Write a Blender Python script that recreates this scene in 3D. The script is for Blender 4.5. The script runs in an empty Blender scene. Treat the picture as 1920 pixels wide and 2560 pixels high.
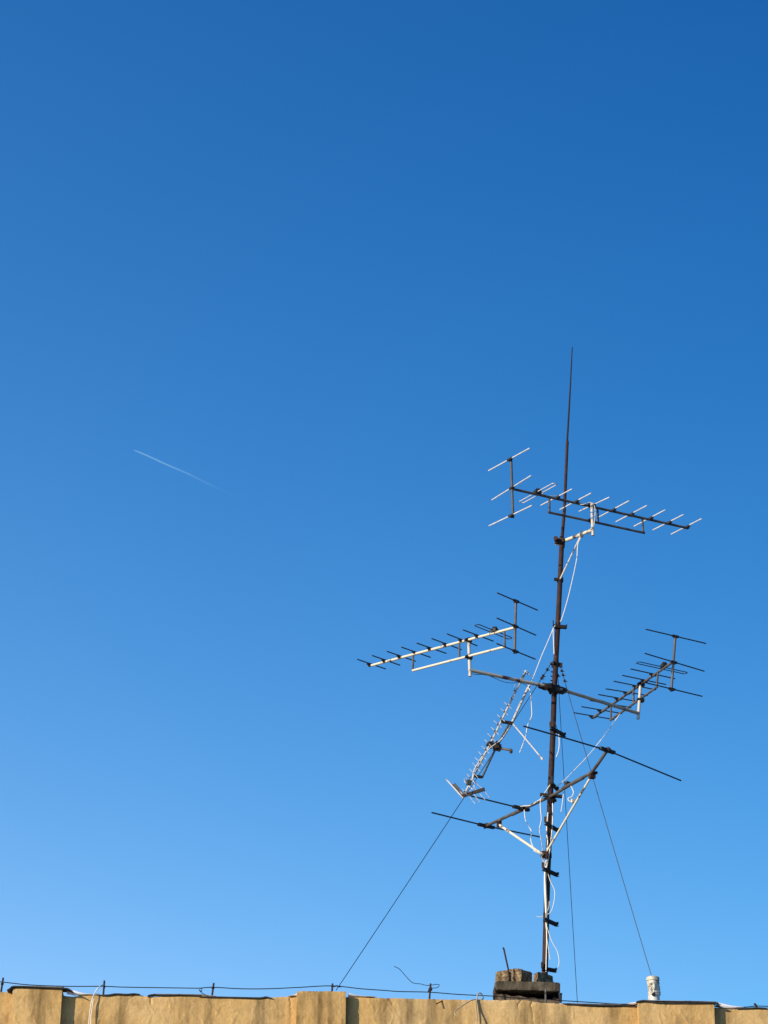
import bpy, math, random
from mathutils import Vector, Matrix, noise
R = math.radians
random.seed(7)
sc = bpy.context.scene
COL = sc.collection

# ------------------------------------------------------------------ camera
CAM = Vector((0, 0, 1.6)); PITCH = R(23.7); ROLL = R(0.7); F = 6018.0
cam_data = bpy.data.cameras.new("camera"); cam = bpy.data.objects.new("camera", cam_data); COL.objects.link(cam)
cam_data.sensor_fit = 'VERTICAL'; cam_data.sensor_height = 24; cam_data.lens = 24*F/2560
cam_data.clip_start = 0.5; cam_data.clip_end = 40000
ROT = Matrix.Rotation(R(90)+PITCH, 3, 'X') @ Matrix.Rotation(ROLL, 3, 'Z')
cam.matrix_world = Matrix.Translation(CAM) @ ROT.to_4x4()
sc.camera = cam

# survey of the photograph: sheets (x0, y0, scale) give readings in photo pixels
SH = {0: (0, 0, 1), 1: (1200, 1080, 5.53), 2: (1460, 1180, 5.184), 3: (1200, 1460, 5.53), 4: (880, 1520, 5.184),
      5: (1420, 1540, 4.366), 6: (1080, 1640, 5.184), 7: (1300, 1640, 3.95), 8: (1060, 1900, 3.770), 9: (1280, 2080, 6.145),
      10: (1200, 2340, 6.9125), 11: (1400, 2400, 3.190), 12: (960, 2380, 4.879), 13: (480, 2420, 3.318), 14: (0, 2420, 3.318),
      15: (0, 0, 0.864)}
def ray(s, x, y):
    x0, y0, k = SH[s]
    px, py = x0+x/k, y0+y/k
    return ROT @ Vector(((px-960)/F, -(py-1280)/F, -1))
def PY(s, x, y, Y):                       # sight line meets the vertical plane at distance Y
    d = ray(s, x, y); return CAM + d*((Y-CAM.y)/d.y)
def PZ(s, x, y, Z):                       # sight line meets the level plane at height Z
    d = ray(s, x, y); return CAM + d*((Z-CAM.z)/d.z)
YAW = R(3); WN = Vector((math.sin(YAW), -math.cos(YAW), 0)); WU = Vector((math.cos(YAW), math.sin(YAW), 0))
W0 = Vector((0, 27, 0))
def PW(s, x, y, off=0.0):                 # sight line meets the facade plane (off = metres in front of it)
    d = ray(s, x, y); t = ((W0 + WN*off - CAM).dot(WN))/d.dot(WN); return CAM + d*t
def WC(u, off, z):                        # facade coordinates to world
    return W0 + WU*u + WN*off + Vector((0, 0, z))
def wu(p): return (p-W0).dot(WU)

# ------------------------------------------------------------------ materials
def mat(name, c1, c2=None, rough=.6, metal=0., scale=20., bump=0., bscale=None, lo=.4, hi=.6, stretch=(1, 1, 1), spec=.5):
    m = bpy.data.materials.new(name); m.use_nodes = True
    nt = m.node_tree; N = nt.nodes; L = nt.links; b = N['Principled BSDF']
    b.inputs['Roughness'].default_value = rough; b.inputs['Metallic'].default_value = metal
    b.inputs['Specular IOR Level'].default_value = spec
    b.inputs['Base Color'].default_value = (*c1, 1)
    tc = N.new('ShaderNodeTexCoord'); mp = N.new('ShaderNodeMapping'); L.new(tc.outputs['Object'], mp.inputs['Vector'])
    mp.inputs['Scale'].default_value = stretch
    if c2:
        n = N.new('ShaderNodeTexNoise'); n.inputs['Scale'].default_value = scale; n.inputs['Detail'].default_value = 6
        n.inputs['Roughness'].default_value = .65
        L.new(mp.outputs[0], n.inputs['Vector'])
        r = N.new('ShaderNodeValToRGB'); r.color_ramp.elements[0].position = lo; r.color_ramp.elements[1].position = hi
        r.color_ramp.elements[0].color = (*c1, 1); r.color_ramp.elements[1].color = (*c2, 1)
        L.new(n.outputs['Fac'], r.inputs['Fac']); L.new(r.outputs['Color'], b.inputs['Base Color'])
    if bump:
        n2 = N.new('ShaderNodeTexNoise'); n2.inputs['Scale'].default_value = bscale or scale*3; n2.inputs['Detail'].default_value = 8
        L.new(mp.outputs[0], n2.inputs['Vector'])
        bp = N.new('ShaderNodeBump'); bp.inputs['Strength'].default_value = 1; bp.inputs['Distance'].default_value = bump
        L.new(n2.outputs['Fac'], bp.inputs['Height']); L.new(bp.outputs['Normal'], b.inputs['Normal'])
    return m
M = {}
M['rust'] = mat('rusty_steel', (.066, .030, .023), (.026, .015, .013), .75, .1, 14, .001, 60, .35, .65, spec=.25)
M['darksteel'] = mat('dark_steel', (.035, .024, .02), (.018, .014, .013), .7, .3, 25, spec=.3)
M['cream'] = mat('cream_paint', (.72, .66, .50), (.13, .08, .05), .55, .0, 7, lo=.57, hi=.64, spec=.3)
M['worn'] = mat('worn_grey_paint', (.50, .47, .38), (.15, .045, .04), .6, .0, 6, lo=.54, hi=.61, spec=.3)
M['armgrey'] = mat('grey_paint_worn', (.42, .39, .31), (.22, .18, .14), .6, .0, 8, lo=.5, hi=.68, spec=.3)
M['boomdark'] = mat('weathered_shaded_steel', (.085, .078, .072), (.14, .125, .11), .6, .3, 9, spec=.3)  # weathered; the shade on the highest boom is in this dark tone too
M['boomgrey'] = mat('dull_grey_metal', (.15, .14, .125), (.075, .066, .06), .65, .2, 10, spec=.3)
M['rod'] = mat('aluminium_rod', (.78, .76, .69), (.62, .59, .53), .45, .1, 15)
M['roddark'] = mat('shaded_rod', (.045, .042, .042), (.03, .028, .028), .5, .4, 20)  # shade on rods lying along the sun, painted as a dark tone
M['peel'] = mat('peeling_white_paint', (.60, .56, .48), (.13, .055, .035), .6, .0, 11, lo=.54, hi=.66, spec=.3)
M['prong'] = mat('dull_aluminium', (.62, .60, .56), (.38, .34, .30), .5, .2, 20)
M['tancable'] = mat('aged_cable_sheath', (.50, .42, .27), (.36, .29, .18), .6, 0, 14)
M['black'] = mat('black_plastic', (.012, .012, .012), None, .6)
M['greybox'] = mat('grey_plastic', (.07, .075, .07), None, .5)
M['cable'] = mat('white_cable_sheath', (.80, .76, .64), None, .5)
M['wire'] = mat('steel_wire', (.02, .02, .022), None, .5, .5)
M['concrete'] = mat('stained_concrete', (.15, .125, .085), (.045, .038, .027), .95, 0, 11, .006, 60, .36, .62, (1, 1, .45), spec=.1)
M['block'] = mat('rough_block', (.42, .30, .165), (.11, .078, .045), .95, 0, 24, .014, 40, .34, .56, spec=.1)
M['voidshade'] = mat('dark_shaded_masonry', (.022, .018, .014), (.01, .009, .008), .95, 0, 20, .003, spec=.1)  # shade of the vent opening painted in as a near-black tone
M['mortar'] = mat('mortar', (.20, .15, .10), (.07, .055, .04), .95, 0, 24, .006, 60, spec=.1)
M['felt'] = mat('bitumen_felt', (.018, .016, .015), (.04, .035, .03), .8, 0, 18, .002)
M['zinc'] = mat('galvanised_sheet', (.45, .47, .48), (.25, .26, .26), .45, .4, 8)
M['snow'] = mat('snow', (.88, .89, .90), None, .5, 0, 20, .003, 60)
M['roof'] = mat('roof_felt', (.06, .055, .05), (.10, .09, .08), .9, 0, 3)
M['ground'] = mat('trodden_snow_and_earth', (.34, .32, .28), (.16, .14, .11), .95, 0, .2)
M['pipe'] = mat('weathered_white_plastic', (.60, .56, .45), (.30, .25, .18), .6, 0, 7, .002, 30, .48, .62, (1, 1, 1.6))
M['pipeclean'] = mat('white_plastic_collar', (.68, .67, .62), (.5, .48, .42), .5, 0, 14)

def plaster():
    m = bpy.data.materials.new('ochre_plaster'); m.use_nodes = True
    nt = m.node_tree; N = nt.nodes; L = nt.links; b = N['Principled BSDF']
    b.inputs['Roughness'].default_value = .92; b.inputs['Specular IOR Level'].default_value = .12
    tc = N.new('ShaderNodeTexCoord')
    def nz(scale, st, detail=5, rough=.6, off=0):
        mp = N.new('ShaderNodeMapping'); mp.inputs['Scale'].default_value = st; mp.inputs['Location'].default_value = (off, off, off)
        L.new(tc.outputs['Object'], mp.inputs['Vector'])
        n = N.new('ShaderNodeTexNoise'); n.inputs['Scale'].default_value = scale; n.inputs['Detail'].default_value = detail
        n.inputs['Roughness'].default_value = rough; L.new(mp.outputs[0], n.inputs['Vector']); return n
    def ramp(n, a, c, p0, p1):
        r = N.new('ShaderNodeValToRGB'); e = r.color_ramp.elements
        e[0].position = p0; e[1].position = p1; e[0].color = (*a, 1); e[1].color = (*c, 1); L.new(n.outputs['Fac'], r.inputs['Fac']); return r
    def mix(kind, f, a, c):
        x = N.new('ShaderNodeMixRGB'); x.blend_type = kind
        if isinstance(f, float): x.inputs[0].default_value = f
        else: L.new(f, x.inputs[0])
        L.new(a, x.inputs[1]); L.new(c, x.inputs[2]); return x
    base = ramp(nz(1.1, (1, 1, 1)), (.69, .475, .215), (.61, .39, .15), .38, .62)
    runs = ramp(nz(1.9, (2.4, 2.4, .28), 8, .62, 3.1), (.40, .40, .41), (1, 1, 1), .37, .54)       # long rain streaks
    x = mix('MULTIPLY', .9, base.outputs[0], runs.outputs[0])
    blot = ramp(nz(5.5, (1, 1, .8), 9, .68, 17), (.62, .60, .58), (1, 1, 1), .36, .52)             # blotches of grime
    x = mix('MULTIPLY', .6, x.outputs[0], blot.outputs[0])
    fine = ramp(nz(34, (1, 1, .8), 8, .75, 7), (.66, .64, .60), (1.1, 1.08, 1.04), .34, .64)
    x = mix('MULTIPLY', .45, x.outputs[0], fine.outputs[0])
    pale = ramp(nz(13, (1, 1, .45), 6, .7, 29), (0, 0, 0), (1, 1, 1), .62, .72)                    # rubbed, paler spots
    pc = N.new('ShaderNodeRGB'); pc.outputs[0].default_value = (.72, .56, .34, 1)
    fm = N.new('ShaderNodeMath'); fm.operation = 'MULTIPLY'; fm.inputs[1].default_value = .4; L.new(pale.outputs[0], fm.inputs[0])
    x = mix('MIX', fm.outputs[0], x.outputs[0], pc.outputs[0])
    L.new(x.outputs[0], b.inputs['Base Color'])
    n2 = nz(11, (1, 1, .8), 9, .66, 11); n3 = nz(60, (1, 1, 1), 6, .6, 2)
    ad = N.new('ShaderNodeMath'); ad.operation = 'MULTIPLY_ADD'; L.new(n3.outputs['Fac'], ad.inputs[0]); ad.inputs[1].default_value = .3
    L.new(n2.outputs['Fac'], ad.inputs[2])
    bp = N.new('ShaderNodeBump'); bp.inputs['Strength'].default_value = .8; bp.inputs['Distance'].default_value = .010
    L.new(ad.outputs[0], bp.inputs['Height']); L.new(bp.outputs['Normal'], b.inputs['Normal'])
    return m
M['plaster'] = plaster()

# ------------------------------------------------------------------ mesh helpers
class MB:
    def __init__(s): s.v = []; s.f = []
    def add(s, vs, fs):
        o = len(s.v); s.v += [Vector(v) for v in vs]; s.f += [tuple(i+o for i in f) for f in fs]; return s
    def tube(s, pts, r, n=8, cap=True, flat=None):
        pts = [Vector(p) for p in pts]
        rs = r if isinstance(r, (list, tuple)) else [r]*len(pts)
        vs, fs = [], []; up = None
        for i, p in enumerate(pts):
            t = ((pts[i]-pts[i-1]).normalized() if i else Vector()) + ((pts[i+1]-pts[i]).normalized() if i < len(pts)-1 else Vector())
            t.normalize()
            if up is None:
                ref = Vector((0, 0, 1)) if abs(t.z) < .9 else Vector((1, 0, 0))
                up = (ref - t*ref.dot(t)).normalized()
            else:
                up = (up - t*up.dot(t)).normalized()
            w = t.cross(up)
            for k in range(n):
                a = 2*math.pi*(k+.5)/n
                vs.append(p + (up*math.cos(a)*(flat or 1) + w*math.sin(a))*rs[i])
        for i in range(len(pts)-1):
            for k in range(n):
                a, b = i*n+k, i*n+(k+1) % n
                fs.append((a, b, b+n, a+n))
        if cap:
            fs.append(tuple(reversed(range(n)))); fs.append(tuple(range(len(pts)*n-n, len(pts)*n)))
        return s.add(vs, fs)
    def bar(s, a, b, w, h, up=Vector((0, 0, 1))):      # box from a to b, w across, h along up
        a, b = Vector(a), Vector(b); t = (b-a).normalized()
        if abs(t.dot(up)) > .95: up = Vector((0, 1, 0))
        u = (up-t*up.dot(t)).normalized(); x = t.cross(u)
        vs = [p+x*i*w/2+u*j*h/2 for p in (a, b) for i, j in ((-1, -1), (1, -1), (1, 1), (-1, 1))]
        return s.add(vs, [(3, 2, 1, 0), (4, 5, 6, 7), (0, 1, 5, 4), (1, 2, 6, 5), (2, 3, 7, 6), (3, 0, 4, 7)])
    def box(s, c, d, rz=0):
        m = Matrix.Rotation(rz, 3, 'Z'); c = Vector(c)
        vs = [c+m @ Vector((i*d[0]/2, j*d[1]/2, k*d[2]/2)) for k in (-1, 1) for i, j in ((-1, -1), (1, -1), (1, 1), (-1, 1))]
        return s.add(vs, [(3, 2, 1, 0), (4, 5, 6, 7), (0, 1, 5, 4), (1, 2, 6, 5), (2, 3, 7, 6), (3, 0, 4, 7)])
    def lump(s, c, r, amp=.25, seed=0, n=10):          # knobbly clamp, knot or lump
        c = Vector(c); vs, fs = [], []
        for i in range(n+1):
            th = math.pi*i/n
            for k in range(n):
                ph = 2*math.pi*k/n
                d = Vector((math.sin(th)*math.cos(ph), math.sin(th)*math.sin(ph), math.cos(th)))
                q = 1+amp*noise.noise(d*2.2+Vector((seed, seed*.7, 3)))*2
                vs.append(c+Vector((d.x*r[0], d.y*r[1], d.z*r[2]))*q)
        for i in range(n):
            for k in range(n):
                a, b = i*n+k, i*n+(k+1) % n; fs.append((a, a+n, b+n, b))
        return s.add(vs, fs)
ROOTLOC = {}
def obj(name, mb, m, parent=None, smooth=True, label=None, bevel=0):
    me = bpy.data.meshes.new(name)
    off = ROOTLOC.get(parent.name, Vector()) if parent else None
    if parent is None:
        lo = Vector([min(v[i] for v in mb.v) for i in range(3)]); hi = Vector([max(v[i] for v in mb.v) for i in range(3)])
        off = Vector(((lo.x+hi.x)/2, (lo.y+hi.y)/2, lo.z))
    me.from_pydata([tuple(v-off) for v in mb.v], [], mb.f); me.validate()
    o = bpy.data.objects.new(name, me); COL.objects.link(o)
    me.materials.append(M[m] if isinstance(m, str) else m)
    if smooth:
        for p in me.polygons: p.use_smooth = True
        try: me.set_sharp_from_angle(angle=R(40))
        except Exception: pass
    if parent: o.parent = parent
    else: o.location = off
    ROOTLOC[o.name] = off.copy()
    if bevel:
        b = o.modifiers.new('edge', 'BEVEL'); b.width = bevel; b.segments = 2
    if label: o['label'] = label
    return o
def thing(name, label, cat, loc, group=None):
    o = bpy.data.objects.new(name, None); COL.objects.link(o); o.location = loc; o.empty_display_size = .1
    ROOTLOC[o.name] = Vector(loc); return tag(o, label, cat, group)
def tag(o, label, cat, group=None):
    o['label'] = label; o['category'] = cat
    if group: o['group'] = group
    return o
def smoothpts(pts, k=4):
    out = []; n = len(pts)
    for i in range(n-1):
        p0, p1, p2, p3 = pts[max(i-1, 0)], pts[i], pts[i+1], pts[min(i+2, n-1)]
        for j in range(k):
            t = j/k
            out.append(.5*((2*p1)+(p2-p0)*t+(2*p0-5*p1+4*p2-p3)*t*t+(3*p1-p0-3*p2+p3)*t**3))
    out.append(pts[-1]); return out

# ------------------------------------------------------------------ ground
g = MB().add([(-3000, -500, 0), (3000, -500, 0), (3000, 9000, 0), (-3000, 9000, 0)], [(0, 1, 2, 3)])
o = obj('ground', g, 'ground'); o['kind'] = 'structure'

# ------------------------------------------------------------------ building
def zt(s, x, y, off=0): return PW(s, x, y, off).z
bl = thing('building', 'ochre plastered building with a stained parapet and shallow pilasters', 'building', WC(0, -6, 0))
def edge_fn(samples, off):            # samples of the top edge as (sheet, x, y)
    pr = sorted((wu(PW(*q, off)), PW(*q, off).z) for q in samples)
    def f(u):
        if u <= pr[0][0]: return pr[0][1]
        for (a, za), (b, zb) in zip(pr, pr[1:]):
            if u <= b: return za+(zb-za)*(u-a)/(b-a)
        return pr[-1][1]
    return f
top = edge_fn([(14, 0, 196), (14, 100, 197), (14, 600, 236), (14, 700, 225), (14, 830, 225), (14, 1150, 220), (14, 1220, 236), (14, 1659, 228), (13, 200, 236),
               (13, 500, 250), (13, 660, 240), (13, 860, 234), (13, 1420, 243), (13, 1659, 247), (12, 0, 560), (12, 560, 572),
               (12, 1130, 583), (10, 0, 1104), (10, 420, 1108), (10, 640, 1098), (10, 700, 1104), (10, 850, 1120), (10, 1000, 1142), (10, 1150, 1160), (10, 1370, 1168),
               (11, 40, 348), (11, 320, 372), (11, 420, 368), (11, 620, 362), (11, 1270, 382), (11, 1360, 386), (11, 1659, 388)], 0)
# trowel ridges: (u, z below top, length, slant, height)
ridges = [(random.uniform(-5, 5), random.uniform(0, .5), random.uniform(.05, .22), random.uniform(-.5, .9), random.uniform(.0025, .0065)) for _ in range(220)]
cracks = [(wu(PW(10, 880, 1200)), .34, .05), (wu(PW(10, 690, 1180)), .3, -.03), (wu(PW(12, 90, 640)), .16, .02), (wu(PW(14, 1110, 300)), .1, -.1), (wu(PW(14, 1240, 250)), .12, .04),
          (wu(PW(13, 1640, 300)), .12, .02), (wu(PW(11, 835, 370)), .07, .02), (wu(PW(13, 985, 200)), .035, .0), (wu(PW(13, 1005, 200)), .03, .0), (wu(PW(13, 1030, 200)), .035, .0), (wu(PW(12, 640, 580)), .05, .01), (wu(PW(13, 820, 300)), .3, 0)]
def relief(u, z, zt_, seed):
    p = Vector((u, z, seed))
    d = .008*noise.noise(p*1.7)+.0026*noise.noise(Vector((u*7, z*5, seed)))+.0015*noise.noise(Vector((u*20, z*12, seed+4)))
    d += .0018*noise.noise(Vector((u*60, z*45, seed+9)))
    dz = zt_-z
    for ru, rz, rl, sl, h in RL[int((u+20)*2)]:
        if rz < dz < rz+rl:
            t = (u-ru-sl*(dz-rz)-.02*noise.noise(Vector((dz*9, ru, 1))))/.010
            if abs(t) < 3: d += h*math.exp(-t*t)*(1-abs((dz-rz)/rl*2-1)**3)
    for cu, cl, sl in cracks:
        if dz < cl and abs(u-cu) < .25:
            t = (u-cu-sl*dz/cl-.03*noise.noise(Vector((dz*16, cu, 2))))/.008
            if abs(t) < 3: d -= .016*math.exp(-t*t)*(1-dz/cl)
    e = min(1, dz/.03); d -= .010*(1-e)**2          # the arris is worn round
    return d
RL = {}
for i in range(0, 90):
    RL[i] = [r for r in ridges if abs(r[0]-(i/2-20)) < 1.0]
def face_grid(mb, u0, u1, off, topf, seed, du=.011, depth=.62, bottom=0.):
    nu = int((u1-u0)/du); zs = [0, .004, .009, .016, .024]+[.034+i*.0115 for i in range(int((depth-.034)/.0115))]
    vs, fs = [], []
    for i in range(nu+1):
        u = u0+(u1-u0)*i/nu; zt_ = topf(u)+.006*noise.noise(Vector((u*14, seed, 0)))+.004*noise.noise(Vector((u*50, seed, 5)))
        for dz in zs:
            vs.append(WC(u, off+relief(u, zt_-dz, zt_, seed), zt_-dz))
        vs.append(WC(u, off, bottom)); vs.append(WC(u, off-.09, zt_-.004)); vs.append(WC(u, off-.30, zt_-.02)); vs.append(WC(u, off-.30, zt_-.7))
    n = len(zs)+4
    nz_ = len(zs)
    for i in range(nu):
        for k in range(nz_): fs.append((i*n+k, i*n+k+1, (i+1)*n+k+1, (i+1)*n+k))
        for a, b in ((0, nz_+1), (nz_+1, nz_+2), (nz_+2, nz_+3)): fs.append((i*n+a, (i+1)*n+a, (i+1)*n+b, i*n+b))
    mb.add(vs, fs); return n, nu
U0, U1 = -9.0, 9.0
wall = MB()
uL, uR = wu(PW(0, -150, 2480)), wu(PW(0, 2070, 2520))
face_grid(wall, uL, uR, 0, top, 1.3)
for a, b in ((U0, uL), (uR, U1)):
    z = top(uL if a == U0 else uR)
    wall.add([WC(a, 0, 0), WC(b, 0, 0), WC(b, 0, z), WC(a, 0, z), WC(a, -.3, z-.02), WC(b, -.3, z-.02)], [(0, 1, 2, 3), (3, 2, 5, 4)])
for u, w in ((U0, 1), (U1, -1)):
    zz = top(u); wall.add([WC(u, 0, 0), WC(u, 0, zz), WC(u, -12, zz), WC(u, -12, 0)], [(0, 1, 2, 3)])
zz = top(0); wall.add([WC(U0, -12, 0), WC(U1, -12, 0), WC(U1, -12, zz), WC(U0, -12, zz)], [(0, 1, 2, 3)])
obj('wall', wall, 'plaster', bl)
ZR = top(0)-.45
obj('roof', MB().add([WC(U0, -.28, ZR), WC(U1, -.28, ZR), WC(U1, -11.9, ZR), WC(U0, -11.9, ZR)], [(0, 1, 2, 3)]), 'roof', bl)
PD = .115
for (l, r, tops, seed) in (((14, 98, 300), (14, 508, 300), [(14, 98, 172), (14, 130, 162), (14, 300, 162), (14, 520, 170)], 5.1),
                           ((13, 868, 300), (13, 1276, 300), [(13, 868, 192), (13, 1000, 190), (13, 1285, 193)], 8.7),
                           ((11, 629, 420), (11, 1231, 420), [(11, 629, 332), (11, 900, 338), (11, 1240, 345)], 2.2)):
    a, b = wu(PW(*l, PD)), wu(PW(*r, PD)); tf = edge_fn(tops, PD)
    p = MB(); n, nu = face_grid(p, a, b, PD, tf, seed)
    nzs = n-4
    for i in (0, nu):                  # cheeks of the pilaster
        base = i*n
        ring = [base+k for k in range(nzs+1)]
        vs = [p.v[q] for q in ring]; back = [v-WN*(PD+.02) for v in vs]
        o0 = len(p.v); p.v += back
        for k in range(nzs):
            f = (ring[k], ring[k+1], o0+k+1, o0+k); p.f.append(f if i == nu else f[::-1])
    obj('pilaster', p, 'plaster', bl)

# coping: felt strips and bits of sheet that lap over the edge
def strip(mb, pts, off0, off1, th, wob=.006):
    P = []
    for q in pts: P.append(PW(*q, off0))
    P = smoothpts(P, 5); vs, fs = [], []
    for i, p in enumerate(P):
        w = wob*noise.noise(Vector((p.x*8, 0, 2)))
        e = 1 if 0 < i < len(P)-1 else .3
        a = p+WN*w; b = p-WN*(off0-off1)+Vector((0, 0, .012))
        vs += [a+Vector((0, 0, -th*e)), a, b, b+Vector((0, 0, -th*e))]
    for i in range(len(P)-1):
        for k in range(4): fs.append((i*4+k, i*4+(k+1) % 4, i*4+4+(k+1) % 4, i*4+4+k))
    fs.append((0, 1, 2, 3)[::-1]); fs.append(tuple(len(vs)-4+k for k in range(4)))
    return mb.add(vs, fs)
for pts, off in (([(14, 56, 181), (14, 80, 165), (14, 112, 147), (14, 250, 150), (14, 400, 156), (14, 530, 162), (14, 570, 168), (14, 604, 190)], PD+.03),
                 ([(14, 826, 221), (14, 900, 218), (14, 960, 209), (14, 1050, 213), (14, 1110, 208), (14, 1160, 214)], .02),
                 ([(14, 1222, 229), (14, 1260, 217), (14, 1400, 219), (14, 1480, 216), (14, 1520, 218), (14, 1659, 222), (13, 60, 231), (13, 250, 236), (13, 420, 240), (13, 560, 242), (13, 615, 235), (13, 664, 248)], .02),
                 ([(11, 22, 344), (11, 150, 349), (11, 300, 355), (11, 420, 357), (11, 500, 354), (11, 560, 358), (11, 620, 342)], .025),
                 ([(11, 612, 328), (11, 650, 320), (11, 690, 322), (11, 760, 333), (11, 900, 337), (11, 1050, 338), (11, 1180, 335), (11, 1259, 337)], PD+.025),
                 ([(11, 1400, 384), (11, 1500, 380), (11, 1560, 376), (11, 1659, 380)], .02)):
    obj('felt_strip', strip(MB(), pts, off, -.1, .012), 'felt', bl)
for pts, off in (([(14, 120, 145), (14, 300, 148), (14, 530, 156)], PD),
                 ([(11, 660, 316), (11, 850, 322), (11, 1050, 324), (11, 1250, 330)], PD),
                 ([(11, 60, 342), (11, 300, 348), (11, 500, 349)], 0),
                 ([(14, 1270, 212), (14, 1450, 213), (14, 1659, 217), (13, 200, 231)], 0)):
    obj('metal_coping', strip(MB(), pts, off-.03, -.15, .006), 'zinc', bl)
def drift(pts_top, pts_bot, off):
    mb = MB(); a = smoothpts([PW(*q, off) for q in pts_top], 4); b = smoothpts([PW(*q, off) for q in pts_bot], 4)
    n = len(a); vs, fs = [], []
    for i in range(n):
        t, q = a[i], b[i]; h = (t-q)
        for k in range(5):
            c = k/4; vs.append(q+h*c+WN*(.035*math.sin(math.pi*(.15+.7*c)))+Vector((0, 0, .004*noise.noise(t*20))))
        vs.append(t-WN*.22)
    for i in range(n-1):
        for k in range(5): fs.append((i*6+k, i*6+6+k, i*6+7+k, i*6+1+k))
    return mb.add(vs, fs)
for tp, bt, off, lab in (
        ([(14, 552, 184), (14, 620, 190), (14, 680, 206), (14, 745, 216), (14, 775, 223)], [(14, 556, 218), (14, 620, 232), (14, 660, 228), (14, 730, 224), (14, 775, 226)], -.01, 'snow drift sloping down from the far left pilaster'),
        ([(13, 800, 234), (13, 825, 228), (13, 850, 221), (13, 870, 216)], [(13, 800, 237), (13, 825, 235), (13, 850, 234), (13, 870, 236)], -.01, 'small snow wedge left of the middle pilaster'),
        ([(13, 1300, 208), (13, 1340, 220), (13, 1400, 231), (13, 1520, 238)], [(13, 1300, 232), (13, 1340, 236), (13, 1400, 241), (13, 1520, 243)], -.02, 'snow drift sloping down right of the middle pilaster'),
        ([(11, 530, 347), (11, 570, 341), (11, 600, 338), (11, 626, 334)], [(11, 530, 353), (11, 570, 359), (11, 600, 357), (11, 626, 350)], .03, 'snow patch left of the pilaster under the white vent pipe'),
        ([(11, 1258, 340), (11, 1300, 350), (11, 1380, 366), (11, 1460, 376)], [(11, 1268, 372), (11, 1300, 383), (11, 1380, 387), (11, 1460, 382)], .0, 'snow drift right of the far right pilaster'),
        ([(14, 826, 213), (14, 815, 211), (14, 800, 216), (14, 785, 222)][::-1], [(14, 826, 222), (14, 815, 224), (14, 800, 225), (14, 785, 226)][::-1], -.01, 'tiny snow patch under the white cables at left')):
    s_ = obj('snow_patch', drift(tp, bt, off), 'snow'); tag(s_, lab, 'snow', 'snow left on the parapet')

# ------------------------------------------------------------------ antenna mast
YM = 28.9
MP = [(9, 505, 2150), (9, 525, 1390), (9, 545, 650), (8, 1180, 720), (8, 1188, 380), (7, 325, 760), (3, 1028, 1440), (3, 1050, 1060), (3, 1090, 300), (1, 1132, 1500), (1, 1165, 1100), (1, 1207, 130), (15, 1230.5, 860), (15, 1236, 750)]
MW = [PY(*q, YM) for q in MP]
def at_mast(z):
    for a, b in zip(MW, MW[1:]):
        if a.z <= z <= b.z: return a.lerp(b, (z-a.z)/(b.z-a.z))
    return MW[0] if z < MW[0].z else MW[-1]
root = Vector((MW[0].x, YM, ZR))
mast = thing('antenna_mast', 'tall rusty brown steel mast carrying the aerials, thin whip on top', 'mast', root)
low = [root]+MW[:10]
obj('pole', MB().tube(low, [.037]*6+[.036, .035, .034, .033, .032], 14), 'rust', mast)
obj('upper_pole', MB().tube([MW[9]-Vector((0, 0, .08)), MW[9], MW[10], MW[11]], [.0235, .0225, .0215, .020], 12), 'rust', mast)
obj('whip', MB().tube([MW[11]-Vector((0, 0, .04)), MW[11]+Vector((0, 0, .03)), MW[12], MW[13]], [.0205, .0135, .0115, .007], 10), 'darksteel', mast)
obj('base_plate', MB().box(root+Vector((0, 0, .01)), (.25, .25, .02)), 'rust', mast, False)
obj('joint_sleeve', MB().tube([MW[9]+Vector((0, 0, -.10)), MW[9]+Vector((0, 0, -.05)), MW[9]+Vector((0, 0, .03)), MW[9]+Vector((0, 0, .055))], [.036, .040, .036, .026], 12), 'rust', mast)
def step(c, a, b, tabs=(1, 1), w=.062):
    zc = at_mast(PY(*c, YM).z).z
    A, B = PZ(*a, zc), PZ(*b, zc)
    # keep the step bar at its natural length
    mid = at_mast(zc); d = (B-A); d.z = 0
    want = abs(PY(*b, YM).x-PY(*a, YM).x)      # across the view the bar keeps the width it shows
    d = d*(want/abs(d.x))
    if d.length > .6: d = Vector((want, math.copysign((.36-want*want)**.5, d.y), 0))
    ta = (c[1]-a[1])/(b[1]-a[1])
    A = mid-d*ta; B = mid+d*(1-ta); dn = d.normalized()
    off = dn.cross(Vector((0, 0, 1)))*.036
    if off.y > 0: off = -off
    m = MB().bar(A+off, B+off, .007, w*.75).bar(A+off+Vector((0, 0, -w*.34)), B+off+Vector((0, 0, -w*.34)), w*.7, .006)
    if tabs[0]: m.bar(A+off-dn*.0+Vector((0, 0, .0)), A+off+Vector((0, 0, .075)), .032, .008, dn)
    if tabs[1]: m.bar(B+off, B+off+Vector((0, 0, .034)), .03, .008, dn)
    m.tube([mid+Vector((0, 0, -.02)), mid+Vector((0, 0, .02))], .0395, 12)
    obj('step', m, 'darksteel', mast, False)
step((3, 1075, 600), (3, 1005, 592), (3, 1192, 604))
step((7, 320, 735), (7, 266, 704), (7, 425, 792))
step((7, 300, 1270), (7, 275, 1225), (7, 355, 1315))
step((8, 1190, 630), (8, 1118, 592), (8, 1262, 680))
step((8, 1180, 1055), (8, 1105, 1030), (8, 1262, 1100))
step((9, 530, 1370), (9, 455, 1340), (9, 680, 1442))
step((10, 1130, 580), (10, 1045, 566), (10, 1300, 610))
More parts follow.
